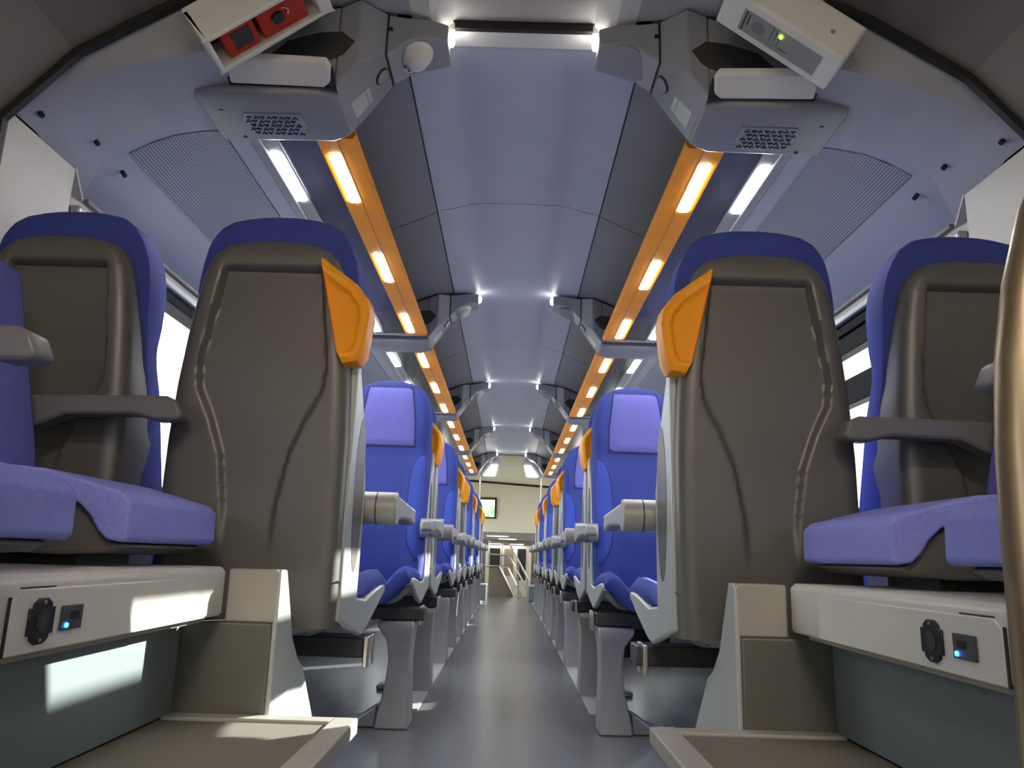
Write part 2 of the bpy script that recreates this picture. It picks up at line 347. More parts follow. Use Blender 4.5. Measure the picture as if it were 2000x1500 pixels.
# ================================================================== LUGGAGE RACKS
GX = (.557, .668)
def rack(s, k):
    y0, y1 = 1.89+2.19*k, 3.79+2.19*k
    sd = 'left' if s < 0 else 'right'
    w = ['nearest', 'second', 'third', 'fourth'][k]
    r = thing('luggage_rack', '%s luggage rack along the %s wall, with orange lamp strip' % (w, sd), 'luggage rack', (0,0,0), 0, 'luggage racks')
    X = lambda a, b: sorted((s*a, s*b))
    z = 1.675
    MB().prism([(s*.448,z+.012),(s*.456,z),(s*.557,z),(s*.557,z+.02),(s*.452,z+.03)], 'y', y0, y1).build('orange_strip', M['orange_strip'], r, smooth=40)
    MB().box(*X(.501,.5025), y0+.01, y1-.01, z-.0012, z+.001).build('groove', M['brownpanel'], r)
    m = MB(); m.prism([(s*.668,z),(s*.742,z),(s*.742,z+.02),(s*.668,z+.02)], 'y', y0, y1)
    m.build('grey_strip', M['pod'], r)
    MB().box(*X(.712,.716), y0, y1, z-.004, z).build('light_ridge', M['white'], r)
    MB().box(*X(*GX), y0, y1, z+.006, z+.012).build('glass_shelf', M['rackglass'], r)
    MB().box(*X(.456,.742), y1-.008, y1, z-.004, z+.024).build('end_bar', M['pod'], r, bevel=.003)
    for i in range(3):
        a = 1.975+2.19*k+.73*i
        for (c, wd) in ((.524,.034), (.694,.031)):
            L = MB(); h = wd/2
            pl = [(s*c-h+.006,a),(s*c+h-.006,a),(s*c+h,a+.008),(s*c+h,a+.292),(s*c+h-.006,a+.30),(s*c-h+.006,a+.30),(s*c-h,a+.292),(s*c-h,a+.008)]
            L.prism(pl, 'z', z-.003, z+.004); L.build('lamp', M['lamp'], r)
    return r
for k in range(4):
    for s in (-1, 1): rack(s, k)

# ================================================================== OVERHEAD BRACKETS ("pods")
def tri_star(m, cx, cy, z, r, rot, h=.003):
    for j in range(3):
        a = rot+j*2*math.pi/3; ca, sa = math.cos(a), math.sin(a); w = .0011
        p = [(cx+sa*w, cy-ca*w), (cx+ca*r+sa*w*.6, cy+sa*r-ca*w*.6), (cx+ca*r-sa*w*.6, cy+sa*r+ca*w*.6), (cx-sa*w, cy+ca*w)]
        m.prism(p, 'z', z-h, z+.001)
def pod(s, k, first):
    sd = 'left' if s < 0 else 'right'
    lab = {0:'nearest grey overhead bracket with speaker grille on the %s', 1:'second grey overhead bracket on the %s, over the first blue seats', 2:'third grey overhead bracket along the %s', 3:'fourth grey overhead bracket along the %s', 4:'farthest grey overhead bracket on the %s, by the end pole'}[k] % sd
    t = thing('overhead_bracket', lab, 'overhead bracket', (0, 2.19*k, 0), 0, 'overhead brackets across the racks')
    z = 1.655
    # outer body under the rack end: shallow tray
    def ring(x, yn, yf, zb, ym, zt): return [(s*x, yn+.012, zb), (s*x, yf-.012, zb), (s*x, yf, zb+.014), (s*x, yf, zt), (s*x, yn, zt), (s*x, yn-.006, zb+.012)]
    b = MB(); b.loft([ring(.80,1.672,1.895,z,0,1.70), ring(.78,1.668,1.89,z,0,1.70), ring(.50,1.672,1.884,z,0,1.70), ring(.468,1.690,1.876,z+.008,0,1.70), ring(.448,1.70,1.872,z+.020,0,1.70)])
    body = b.build('body', M['pod'], t, smooth=35, bevel=.006)
    # web and arm up to the ceiling
    def aring(x, yn, yf, zb, zt, tp=0): return [(s*x, yn, zb), (s*x, yf, zb), (s*x, yf+tp, zt), (s*x, yn+tp, zt)]
    w = MB(); w.loft([aring(.79,1.655,1.88,1.702,1.80), aring(.60,1.655,1.88,1.702,1.845), aring(.455,1.655,1.875,1.690,1.90)])
    w.build('web', M['pod'], t, smooth=35, bevel=.005)
    w = MB(); w.loft([aring(.4545,1.655,1.872,1.678,1.90), aring(.405,1.655,1.872,1.745,1.923), aring(.352,1.735,1.872,1.826,1.945)])
    arm = w.build('arm', M['pod'], t, smooth=35, bevel=.005)
    w = MB(); w.loft([aring(.351,1.738,1.872,1.828,1.946), aring(.305,1.762,1.905,1.885,1.958), aring(.26,1.785,1.93,1.915,1.975), aring(.205,1.82,1.935,1.935,1.985)])
    tip = w.build('arm_tip', M['pod'], t, smooth=35, bevel=.005)
    MB().box(*sorted((s*.3515, s*.3535)), 1.733, 1.873, 1.824, 1.95).build('joint', M['rubber'], t)
    # reading spot at the tip
    MB().disc((s*.203, 1.86, 1.966), (-s*.95, -.35, -.15), .019, .012, 16).build('spot_lamp', M['spot'], t)
    # dark slab on the near face, painted shade of a finger hole
    px = [(.413,1.803),(.438,1.766),(.472,1.748),(.575,1.746),(.612,1.762),(.575,1.800),(.50,1.824),(.447,1.829)]
    MB().prism([(s*a, c) for a, c in px], 'y', 1.6535, 1.70).build('recess_shade', M['hole'], t)
    # round call light and service lid on the sloping arm face
    nrm = Vector((-s*.84, 0, -.54))
    def onarm(f, y, off): # f along slope 0..1
        x = .4545+(.352-.4545)*f; zz = 1.678+(1.826-1.678)*f; return Vector((s*x, y, zz))+nrm*off
    MB().disc(onarm(.83, 1.79, .001), nrm, .024, .006, 28).build('call_light_ring', M['black'], t)
    MB().disc(onarm(.83, 1.79, .003), nrm, .0205, .006, 28).build('call_light', M['steel'] if s < 0 else M['pod'], t)
    u = Vector((0,1,0)); v = Vector((s*(.352-.4545), 0, .148)).normalized()
    q = [onarm(.16, 1.76, .0005), onarm(.16, 1.835, .0005), onarm(.55, 1.835, .0005), onarm(.55, 1.775, .0005)]
    MB().add([tuple(p) for p in q]+[tuple(p+nrm*.002) for p in q], [(0,1,2,3),(4,5,6,7),(0,1,5,4),(1,2,6,5),(2,3,7,6),(3,0,4,7)]).build('lid', M['pan'], t, bevel=.001)
    # dome speaker / blanking disc on the tip underside
    n2 = Vector((-s*.42, -.15, -.9)).normalized(); c2 = Vector((s*.294, 1.828, 1.896))+n2*.010
    if s < 0:
        dm = MB(); rings = []
        a = n2.cross(Vector((0,1,0))).normalized(); bb = n2.cross(a)
        for rr, h in ((.051,.0),(.050,.004),(.040,.006),(.036,.012),(.032,.022),(.025,.030),(.014,.034),(.002,.035)):
            rings.append([tuple(c2+n2*h+a*rr*math.cos(j*math.pi/14)+bb*rr*math.sin(j*math.pi/14)) for j in range(28)])
        dm.loft(rings); d = dm.build('sensor_dome', M['white'], t, smooth=50)
        for j in range(4):
            an = 3.3+j*.5; MB().disc(tuple(c2+n2*.014+a*.0365*math.cos(an)+bb*.0365*math.sin(an)), n2, .0028, .006, 10).build('dome_hole', M['black'], d)
    else:
        MB().disc(tuple(c2+n2*.003), n2, .056, .008, 32).build('blanking_disc', M['pod'], t, bevel=.0015)
    if k == 0:
        # white rack cap and speaker grille on the underside
        MB().loft([[(s*a, b, 1.676+(1.655-b)*.42+h) for a, b in ((.455,1.615),(.462,1.598),(.70,1.590),(.705,1.655),(.48,1.66),(.462,1.647))] for h in (0, .02)]).build('rack_cap', M['white'], t, bevel=.006, seg=3)
        MB().loft([[(s*a, b, 1.676+(1.655-b)*.42+h) for a, b in ((.451,1.62),(.451,1.664),(.710,1.662),(.710,1.62))] for h in (.006, .015)]).build('cap_gasket', M['rubber'], t)
        g = MB().prism([(s*.558,1.742),(s*.70,1.742),(s*.715,1.775),(s*.705,1.845),(s*.58,1.845),(s*.552,1.80)], 'z', z-.0035, z+.001).build('speaker_plate', M['pod'], t, bevel=.003)
        hl = MB()
        for a in range(8):
            for c in range(5):
                tri_star(hl, s*(.575+.0165*a+(.008 if c % 2 else 0)), 1.757+.0185*c, z-.0033, .0078, math.pi/2 if (a+c) % 2 else -math.pi/2)
        hl.build('grille_slots', M['black'], t)
        for px_, py_ in ((.755,1.735),(.735,1.86)):
            MB().disc((s*px_, py_, z-.001), (0,0,1), .005, .004, 12).build('screw', M['black'], t)
        MB().disc((s*.345, 1.745, 1.905), (0,-1,.25), .0065, .012, 12).build('screw', M['black'], t)
    return t
for k in range(5):
    for s in (-1, 1): pod(s, k, k == 0)

# ---- red emergency box (left) and alarm panel box (right) on the arch
def arch_box(s):
    P0, P1 = Vector((s*.457, 0, 1.790)), Vector((s*.680, 0, 1.628))      # inner-lower edge runs along the arch
    d = (P1-P0).normalized(); n = Vector((-d.z*s*-1, 0, d.x*s*-1)); n = Vector((d.z, 0, -d.x)) if s < 0 else Vector((-d.z, 0, d.x))
    if n.z > 0: n = -n                                                   # points down / to the aisle
    L = (P1-P0).length; ya, yb = 1.435, 1.545
    def P(l, y, h): q = P0+d*l+n*h; return (q.x, y, q.z)
    return P, L, ya, yb, n
def obox(m, P, l0, l1, y0, y1, h0, h1):
    c = [P(l0,y0,h0),P(l1,y0,h0),P(l1,y1,h0),P(l0,y1,h0),P(l0,y0,h1),P(l1,y0,h1),P(l1,y1,h1),P(l0,y1,h1)]
    return m.add(c, [(0,3,2,1),(4,5,6,7),(0,1,5,4),(1,2,6,5),(2,3,7,6),(3,0,4,7)])
P, L, ya, yb, n = arch_box(-1)
t = thing('emergency_equipment_box', 'white overhead box with open front showing red emergency equipment', 'emergency box')
m = MB(); obox(m, P, -.02, L, ya, ya+.012, -.09, 0); obox(m, P, -.02, L, yb-.010, yb, -.09, 0); obox(m, P, L-.012, L, ya, yb, -.09, 0); obox(m, P, -.02, .012, ya, yb, -.09, 0); obox(m, P, -.02, L, ya, yb, -.10, -.09)
m.build('housing', M['white'], t, bevel=.004)
m = MB(); obox(m, P, .013, L-.013, ya+.013, yb-.011, -.085, -.07); m.build('back_plate', M['hole'], t)
m = MB(); obox(m, P, .036, .150, ya+.013, yb-.011, -.069, -.012); m.build('red_unit', M['red'], t, bevel=.003)
m = MB(); obox(m, P, .160, .240, ya+.013, yb-.011, -.069, -.012); rf = m.build('red_holder', M['red'], t, bevel=.003)
m = MB(); obox(m, P, .172, .218, ya+.032, yb-.028, -.013, -.0105); m.build('holder_window', M['hole'], rf)
q = P(.105, (ya+yb)/2, -.010); MB().disc(q, tuple(n), .015, .008, 20).build('knob', M['black'], t)
q = P(.100, (ya+yb)/2-.012, -.005); MB().tube([P(.092+.014*math.cos(a), (ya+yb)/2-.008+.014*math.sin(a), -.007) for a in np.linspace(2.4,4.6,9)], .0018, 8).build('pull_ring', M['steel'], t)
P, L, ya, yb, n = arch_box(1)
t = thing('alarm_panel_box', 'white overhead box with grey alarm label and green light', 'alarm box')
m = MB(); obox(m, P, -.02, L, ya, yb, -.10, 0); m.build('housing', M['white'], t, bevel=.006, seg=3)
m = MB(); obox(m, P, .035, L-.04, ya+.025, yb-.022, -.001, .0012); lb = m.build('label', M['label'], t)
ym = (ya+yb)/2
m = MB(); obox(m, P, .041, .046, ya+.028, yb-.026, .001, .0018); obox(m, P, .050, .054, ya+.033, yb-.045, .001, .0018)
obox(m, P, .112, .1142, ya+.028, ya+.068, .001, .0018); obox(m, P, .122, .1242, ya+.028, ya+.060, .001, .0018); obox(m, P, .132, .1342, ya+.045, ya+.072, .001, .0018)
for j in range(4): obox(m, P, .140+.006*j, .143+.006*j, ya+.070, ya+.075, .001, .0018)
m.build('lettering', M['labelink'], lb)
MB().disc(P(.080, ym, .0014), tuple(n), .017, .0012, 24).build('round_mark', M['dark_panel'], lb)
MB().disc(P(.134, ya+.038, .003), tuple(n), .0042, .004, 12).build('indicator_light', M['led_green'], t)
for l_, h_ in ((.10,-.06),(.22,-.045)):
    MB().disc(P(l_, ya, h_), (0,1,0), .005, .004, 12).build('screw', M['pod'], t)

# ================================================================== SEATS
ZS  = [.44,.50,.56,.65,.79,.90,1.00,1.08,1.14,1.175,1.195,1.205,1.209]
WS  = [.176,.178,.178,.178,.178,.173,.164,.154,.143,.128,.106,.076,.045]
DZ  = [.44,.495,.56,.72,.83,.945,1.08,1.209]
DD  = [.19,.19,.200,.205,.160,.075,.05,.03]
def back_shell():
    rings = []; NX = 80
    for z in list(np.linspace(.44,1.16,110))+[1.165,1.17,1.182,1.192,1.199,1.204,1.207,1.209]:
        w = ip(z, ZS, WS); dfr = ip(z, DZ, DD); r = .034; ring = []
        top = max(0, (z-1.165)/.044); ysh = .026*(1-math.sqrt(max(0, 1-top*top)))
        rw = ip(z, [.56,.66,.76,.83,.89,.945,1.14], [.047,.050,.066,.092,.122,.127,.100])
        for u in np.linspace(-1, 1, NX):
            x = u*w; e = min(1, (w-abs(x))/r); y = r*.8*(1-math.sqrt(max(0, 1-(1-e)**2)))+ysh
            mk = sst((rw-abs(x))/.010+.5)*sst((1.150-z)/.012)*sst((z-.55)/.12)
            y += mk*ip(z, [.55,.75,.95,1.15], [.007,.011,.014,.022])
            # shoulders bulge below the waist
            ring.append((x, y, z))
        dfr = max(dfr, ysh+.02)
        di = min(dfr, ysh+.05); ring += [(w, dfr, z), (w-.014, dfr, z), (w-.017, di, z), (-w+.017, di, z), (-w+.014, dfr, z), (-w, dfr, z)]
        rings.append(ring)
    return MB().loft(rings)
ZC = [.47,.55,.70,.85,.95,1.05,1.12,1.17,1.21,1.24,1.26,1.272,1.279]
WC = [.170,.178,.181,.179,.174,.172,.172,.165,.152,.133,.108,.080,.045]
FC = [.245,.245,.225,.178,.155,.148,.148,.144,.138,.13,.12,.11,.10]      # front face of the backrest
RC = [.10,.10,.10,.10,.07,.052,.044,.040,.030,.028,.032,.042,.055]      # rear of the cushion
def front(x, z):
    w = ip(z, ZC, WC); u = min(1, abs(x)/w)
    f = ip(z, ZC, FC)
    bol = .020*sst((u-.45)/.35)*sst((1.0-z)/.12)       # side bolsters lower down
    wing = .018*sst((u-.5)/.4)*sst((z-.98)/.08)*sst((1.25-z)/.05)
    edge = .036*(1-math.sqrt(max(0, 1-max(0, (u-.78)/.22)**2)))
    return f+bol+wing-edge
def backrest():
    rings = []
    for z in list(np.linspace(.47,1.20,34))+[1.215,1.23,1.243,1.253,1.261,1.268,1.274,1.279]:
        w = ip(z, ZC, WC); rc = ip(z, ZC, RC); ring = []
        for u in np.linspace(-1, 1, 26): ring.append((u*w, max(front(u*w, z), rc+.012), z))
        for u in np.linspace(1, -1, 12): ring.append((u*w*.985, rc+.012*u*u*u*u, z))
        rings.append(ring)
    return MB().loft(rings)
def patch(zb, zt, x0f, x1f, off, nz=16, nx=12, rnd=.14):
    rows, rows2 = [], []
    for i in range(nz+1):
        q = i/nz; z = zb+(zt-zb)*q; row = []
        for j in range(nx+1):
            p = j/nx; x = x0f(z)+(x1f(z)-x0f(z))*p
            ed = min(1, min(p, 1-p)/rnd)*1.0; ez = min(1, min(q, 1-q)/rnd)
            row.append((x, front(x, z)+off*math.sqrt(max(0, 1-(1-ed)**2))*math.sqrt(max(0, 1-(1-ez)**2))+.0008, z))
        rows.append(row)
    return MB().slab(rows, (0,-.012,0))
def cushion():
    rings = []
    for y in [.19,.25,.35,.45,.52,.565,.59,.605,.612]:
        e = max(0, (y-.52)/.092); dr = .022*(1-math.sqrt(max(0, 1-e*e)))
        ring = []
        for u in np.linspace(-1, 1, 22):
            a = abs(u); lip = sst((a-.35)/.5)
            zt = .470+.072*lip*ip(y, [.19,.35,.55,.62], [.45,.85,1.0,1.0])-dr-.02*max(0,(a-.9)/.1)**2
            ring.append((u*.179, y, zt))
        for u in np.linspace(1, -1, 12):
            a = abs(u); ring.append((u*.177, y-(.01 if y > .5 else 0), .412+.075*sst((a-.45)/.55)+dr*.2))
        rings.append(ring)
    return MB().loft(rings)
SIDE = [(.0,.445),(.05,.432),(.27,.402),(.33,.412),(.47,.462),(.575,.512),(.56,.528),(.50,.522),(.42,.508),(.30,.486),(.205,.485),(.205,.52),(.0,.52)]
def pan(s, both):
    rings = []
    for y in [.01,.05,.12,.20,.27,.33,.40,.47,.53,.575,.59]:
        zt = ip(y, [.0,.20,.30,.42,.50,.575,.59], [.53,.485,.478,.490,.498,.490,.480])
        zb = ip(y, [.0,.05,.27,.33,.47,.575,.59], [.445,.432,.400,.402,.414,.436,.450])
        o, i = [], []
        for u in np.linspace(-1, 1, 21):
            a = abs(u); k = sst((a-.35)/.65)**1.3 if a < 1 else 1.0
            o.append((u*.182, y, zb+(zt-zb)*k)); i.append((u*.168, y, max(zb+.016, zb+.016+(zt-zb-.020)*k)))
        rings.append(o+i[::-1])
    return MB().loft(rings)
def handle(s):
    u = [(.100,1.170),(.176,1.114),(.204,1.078),(.210,1.046),(.201,.968),(.190,.948),(.160,.942),(.150,.96)]
    m = MB()
    c = (.126,1.03)
    ring = lambda y, k, off=0: [(s*(c[0]+(a-c[0])*k), y, c[1]+(b-c[1])*k) for a, b in u]
    m.loft([ring(.052,.60), ring(.052,.66), ring(.060,.86), ring(.056,.96), ring(.045,1.0), ring(.006,1.0), ring(-.008,.97), ring(-.013,.88), ring(-.012,.76), ring(-.006,.69), ring(-.005,.60)])
    return m
def armrest(s):
    m = MB(); m.disc((s*.207, .255, .678), (1,0,0), .036, .085, 28)
    return m
def armbar(s):
    m = MB()
    X = lambda a: s*a
    rings = []
    for y, zt, zb, x0, x1 in ((.255,.711,.648,.208,.247),(.35,.706,.660,.206,.248),(.50,.700,.664,.204,.249),(.60,.697,.655,.204,.248),(.622,.690,.660,.208,.244)):
        rings.append([(X(x0),y,zb),(X(x1),y,zb),(X(x1),y,zt),(X(x0),y,zt)])
    return m.loft(rings)
def leg(s):
    m = MB()
    prof = [(.350,.052,.178,.29,.415),(.33,.052,.178,.285,.42),(.285,.085,.173,.305,.415),(.22,.094,.170,.31,.41),(.13,.086,.172,.305,.415),(.05,.068,.175,.295,.425),(0,.060,.175,.29,.43)]
    rings = []
    for z, x0, x1, y0, y1 in prof:
        rings.append([(s*x0,y0,z),(s*x1,y0,z),(s*x1,y1,z),(s*x0,y1,z)])
    m.loft(rings)
    m.prism([(s*-.06,0),(s*.062,0),(s*.062,.07),(s*.0,.03),(s*-.06,.02)], 'y', .31, .41)
    return m
def make_seat(kind, s, label, leg_on=True):
    """kind 'aisle' or 'window'; s = local x side of the aisle"""
    t = thing('train_seat', label, 'seat', group='seats in rows along the aisle')
    sh = back_shell().build('back_shell', M['shell'], t, smooth=40)
    br = backrest().build('backrest', M['blue'], t, smooth=60)
    pl = lambda z: ip(z, [1.0,1.10,1.25], [.112,.110,.090])
    patch(.996, 1.256, lambda z: -pl(z)-.003, lambda z: pl(z)+.003, .006).build('piping', M['navy'], br, smooth=60)
    patch(.7015, .7045, lambda z: -.10, lambda z: .10, .0015, 2).build('seam', M['navy'], br)
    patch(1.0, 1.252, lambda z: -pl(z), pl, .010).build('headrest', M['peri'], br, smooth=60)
    for q in (-1, 1):
        a = lambda z: ip(z, [.56,.62,.75,.88,.94,.975], [.150,.112,.098,.104,.118,.150]); b = lambda z: ip(z, ZC, WC)-.016
        a2 = lambda z: a(z)-.003
        (patch(.556, .979, a2, b, .005) if q > 0 else patch(.556, .979, lambda z: -b(z), lambda z: -a2(z), .005)).build('piping', M['navy'], br, smooth=60)
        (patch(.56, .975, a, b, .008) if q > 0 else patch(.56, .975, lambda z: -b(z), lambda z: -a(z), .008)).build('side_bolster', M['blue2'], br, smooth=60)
    cushion().build('seat_cushion', M['blue'], t, smooth=60)
    pan(s, kind != 'aisle').build('seat_pan', M['pan'], t, smooth=50)
    MB().box(-.21, .185, .305, .40, .353, .396).build('support_beam', M['beam'], t, bevel=.004)
    if kind == 'aisle':
        # pale side cover with a pressed oval and black gap
        sc = MB().prism([(.03,.452),(.27,.404),(.33,.413),(.47,.452),(.578,.488),(.565,.503),(.50,.502),(.42,.494),(.30,.480),(.195,.488),(.200,.56),(.205,.72),(.160,.835),(.075,.945),(.060,.985),(.036,1.01)], 'x', s*.166, s*.184)
        MBs = sc.build('side_cover', M['pan'], sh, bevel=.006)
        ov = [(.13+.055*math.sin(a)*.9, .70+.16*math.cos(a)) for a in np.linspace(0, 2*math.pi, 24, endpoint=False)]
        MB().prism([(y, z) for y, z in ov if True], 'x', s*.1835, s*.1848).build('oval_press', M['shell'], sh)
        handle(s).build('grab_handle', M['orange'], t, bevel=.004, smooth=40)
        ar = armbar(s).build('armrest', M['arm'], t, bevel=.006)
        armrest(s).build('hinge', M['arm'], ar, bevel=.003)
        MB().disc((s*.205, .255, .678), (1,0,0), .0368, .003, 28).build('hinge_joint', M['beam'], ar)
        if leg_on:
            leg(s).build('leg', M['leg'], t, bevel=.006)
        l = MB()
        for yy in (.285, .345): l.box(*sorted((s*.188, s*.198)), yy, yy+.03, .335, .40)
        l.build('latch', M['steel'], t, bevel=.002)
    else:
        ar = armbar(s).build('armrest', M['armdark'], t, bevel=.006)
        armrest(s).build('hinge', M['armdark'], ar, bevel=.003)
    return t
SX, WXS = .500, .942
R1 = 1.483
ORD = ['first','second','third','fourth','fifth','sixth']
# prototypes; moved to the nearest row
pos = {}
protoP = make_seat('aisle', 1, 'nearest grey-backed train seat left of the aisle, orange handle, beside the sunlit step')
protoN = make_seat('aisle', -1, 'nearest grey-backed train seat right of the aisle, orange handle at its left shoulder')
winP = make_seat('window', 1, 'grey-backed window seat at far left of the nearest row, partly behind armrests')
winN = make_seat('window', -1, 'grey-backed window seat at far right of the nearest row, beside the curved handrail')
for p, x in ((protoP,-SX),(protoN,SX),(winP,-WXS),(winN,WXS)): p.location = (x, R1, 0)
# nearest row hangs on the end box of the raised step, so the legs below it are left out
for p in (protoP, protoN):
    pass
ROWS = [('us',3.216),('away',3.246),('us',4.865),('away',4.895),('away',5.56),('us',6.920),('away',6.950),('us',8.490),('away',8.520),('away',9.25)]
us_n, aw_n = {-1:0, 1:0}, {-1:0, 1:0}
for i, (dr, y) in enumerate(ROWS):
    for s in (-1, 1):
        sd = 'left' if s < 0 else 'right'
        if dr == 'us':
            w = ORD[us_n[s]]; us_n[s] += 1
            src = protoN if s < 0 else protoP
            lab = '%s blue aisle seat facing the camera along the %s side' % (w, sd) if w != 'first' else 'nearest blue seat facing the camera left of the aisle, periwinkle headrest' if s < 0 else 'nearest blue seat facing the camera right of the aisle, periwinkle headrest'
            dup(src, (s*SX, y, 0), math.pi, lab)
        else:
            w = ORD[aw_n[s]]; aw_n[s] += 1
            lab = '%s aisle seat facing away behind the camera-facing seats on the %s' % (w, sd)
            dup(protoP if s < 0 else protoN, (s*SX, y, 0), 0, lab)
        if i < 3:
            if dr == 'us': dup(winN if s < 0 else winP, (s*WXS, y, 0), math.pi, 'blue window seat facing the camera, beside the %s camera-facing aisle seat on the %s' % ('nearest' if i == 0 else 'second', sd))
            else: dup(winP if s < 0 else winN, (s*WXS, y, 0), 0, 'window seat facing away on the %s, beside the first aisle seat facing away' % sd)
# remove the floor legs of the nearest pair (they hang from the step box)
for p in (protoP, protoN):
    for c in list(p.children):
        if c.name.startswith('leg'): bpy.data.objects.remove(c)

# ================================================================== FOREGROUND PLATFORM, CONSOLE, SIDE SEATS
YS = 1.325
for s, sd in ((-1,'left'), (1,'right')):
    X = lambda a, b: sorted((s*a, s*b))
    st = thing('raised_step', 'raised platform step with brown mat at the lower %s' % sd, 'step')
    m = MB(); m.box(*X(.234,.272), -.9, YS, .296, .321); m.box(*X(.272,.54), YS-.035, YS, .296, .321); m.box(*X(.272,.54), -.9, YS-.035, .296, .312)
    m.build('tread', M['rim'], st, bevel=.003)
    MB().box(*X(.276,.54), -.88, YS-.039, .312, .3165).build('mat', M['carpet'], st)
    MB().box(*X(.30,.345), -.9, YS-.02, .0, .296).build('riser', M['bluegrey'], st)
    co = thing('socket_console', 'white console ledge with power socket under the %s side seats' % sd, 'console')
    m = MB(); m.prism([(s*.474,.472),(s*.470,.478),(s*.470,.543),(s*.478,.551),(s*1.10,.551),(s*1.10,.472)], 'y', -.9, YS-.004); m.build('ledge', M['white'], co, bevel=.003)
    MB().box(*X(.492,.53), -.9, YS-.02, .4635, .472).build('under_strip', M['rim'], co)
    MB().box(*X(.535,1.10), -.9, YS-.004, .321, .472).build('lower_panel', M['bluegrey'], co)
    # access cover with its groove
    y0, y1 = .757, 1.20
    MB().prism([(y0,.474),(y1,.474),(y1,.536),(y0+.012,.536),(y0,.527)], 'x', s*.4705, s*.4675).build('cover', M['white'], co, bevel=.0015)
    g = MB(); g.box(*X(.4685,.471), y0-.004, y0-.0005, .474, .529); g.box(*X(.4685,.471), y0+.012, y0+.07, .5365, .5377); g.build('cover_groove', M['rubber'], co)
    # power socket and USB port
    yc = .805 if s < 0 else .88
    so = MB(); pr = [(.013,-.0165),(.013,.0165),(.0095,.0165),(.009,.022),(.004,.028),(-.004,.028),(-.009,.022),(-.0095,.0165),(-.013,.0165),(-.013,-.0165),(-.0095,-.0165),(-.009,-.022),(-.004,-.028),(.004,-.028),(.009,-.022),(.0095,-.0165)]
    so.prism([(yc+a*1.65, .504+b*.80) for a, b in pr], 'x', s*.4690, s*.4650); sk = so.build('power_socket', M['black'], co, bevel=.0008)
    m = MB(); m.disc((s*.4652, yc, .504), (1,0,0), .0105, .002, 24); m.build('socket_well', M['hole'], sk)
    for zz in (.5225, .4855): MB().disc((s*.4648, yc, zz), (1,0,0), .002, .002, 10).build('screw', M['steel'], sk)
    yu = .860 if s < 0 else .818
    us = MB().box(*X(.465,.469), yu-.020, yu+.020, .4915, .5165).build('usb_port', M['beam'], co, bevel=.0008)
    MB().box(*X(.4645,.466), yu-.004, yu+.012, .502, .510).build('usb_slot', M['black'], us)
    MB().disc((s*.4645, yu-.011 if s < 0 else yu+.012, .4965), (1,0,0), .0026, .0024, 12).build('indicator_light', M['led_blue'], us)
    # end box carrying the nearest row of seats
    eb = thing('end_box', 'grey support box closing the %s console under the nearest seats' % sd, 'support box')
    MB().prism([(s*.388,.0),(s*.388,.462),(s*1.08,.462),(s*1.08,.0)], 'y', YS+.004, YS+.09).build('front_panel', M['boxgrey'], eb, bevel=.004)
    MB().prism([(s*.384,.462),(s*.380,.540),(s*.386,.548),(s*.468,.548),(s*.468,.462)], 'y', YS+.004, YS+.04).build('top_corner', M['rim'], eb, bevel=.004)
    MB().prism([(YS+.004,.0),(YS+.004,.540),(YS+.010,.548),(YS+.04,.548),(YS+.11,.43),(YS+.16,.388),(YS+.20,.37),(YS+.35,.22),(YS+.45,.0)], 'x', s*.3795, s*.388).build('side_panel', M['pan'], eb, bevel=.003)
    MB().box(*X(.388,.75), YS+.10, YS+.34, .0, .20).build('inner_body', M['boxgrey'], eb)
    # two side seats facing the aisle
    for k in range(2):
        y0 = 1.055-.445*k; y1 = y0+.315
        t = thing('side_seat', ('periwinkle side seat on the %s ledge against the grey-backed row' if k == 0 else 'nearer periwinkle side seat on the %s ledge cut by the photo edge') % sd, 'seat', group='side seats facing the aisle')
        top = [(.515,.640),(.528,.652),(.56,.660),(.60,.671),(.64,.681),(.70,.686),(.88,.688),(.88,.655),(.68,.652),(.61,.645),(.585,.634),(.568,.618),(.556,.600),(.543,.588),(.520,.584),(.513,.59)]
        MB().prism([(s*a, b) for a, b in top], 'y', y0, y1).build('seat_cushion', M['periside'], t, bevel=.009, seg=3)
        MB().prism([(s*a, b) for a, b in ((.53,.580),(.552,.592),(.572,.620),(.60,.640),(.68,.648),(.90,.652),(.90,.575),(.62,.566),(.55,.570))], 'y', y0+.015, y1-.015).build('seat_shell', M['shell'], t, bevel=.005)
        MB().box(*X(.62,.85), y0+.08, y1-.08, .551, .57).build('mount', M['beam'], t)
        MB().prism([(s*a, b) for a, b in ((.835,.692),(.850,.76),(.885,.90),(.93,1.08),(.99,1.08),(.97,.9),(.93,.692))], 'y', y0+.0, y1).build('backrest', M['peri'], t, bevel=.012, seg=3)
        ya = y1+.052
        MB().prism([(s*a, b) for a, b in ((.612,.818),(.625,.846),(.645,.855),(.93,.850),(.95,.83),(.93,.79),(.90,.782),(.86,.800),(.83,.815),(.70,.818),(.66,.808),(.622,.809))], 'y', ya-.022, ya+.022).build('armrest', M['armdark'], t, bevel=.006)
    # curved steel handrail beside the camera
    hx = [.405,.386,.374,.368,.365,.364,.363,.361,.360]; hz = [.85,.79,.73,.67,.61,.56,.50,.44,.3165]
    hr = thing('curved_handrail', 'curved steel handrail at the %s edge of the photo' % sd, 'handrail')
    off = .0 if s > 0 else .030
    path = [(s*(a+off), .55, b) for a, b in zip([1.14,.95,.74,.60,.52,.45]+hx, [1.20,1.195,1.17,1.12,1.04,.94]+hz)]
    MB().tube(path, .0165, 16).build('rail', M['handrail'], hr, smooth=60)
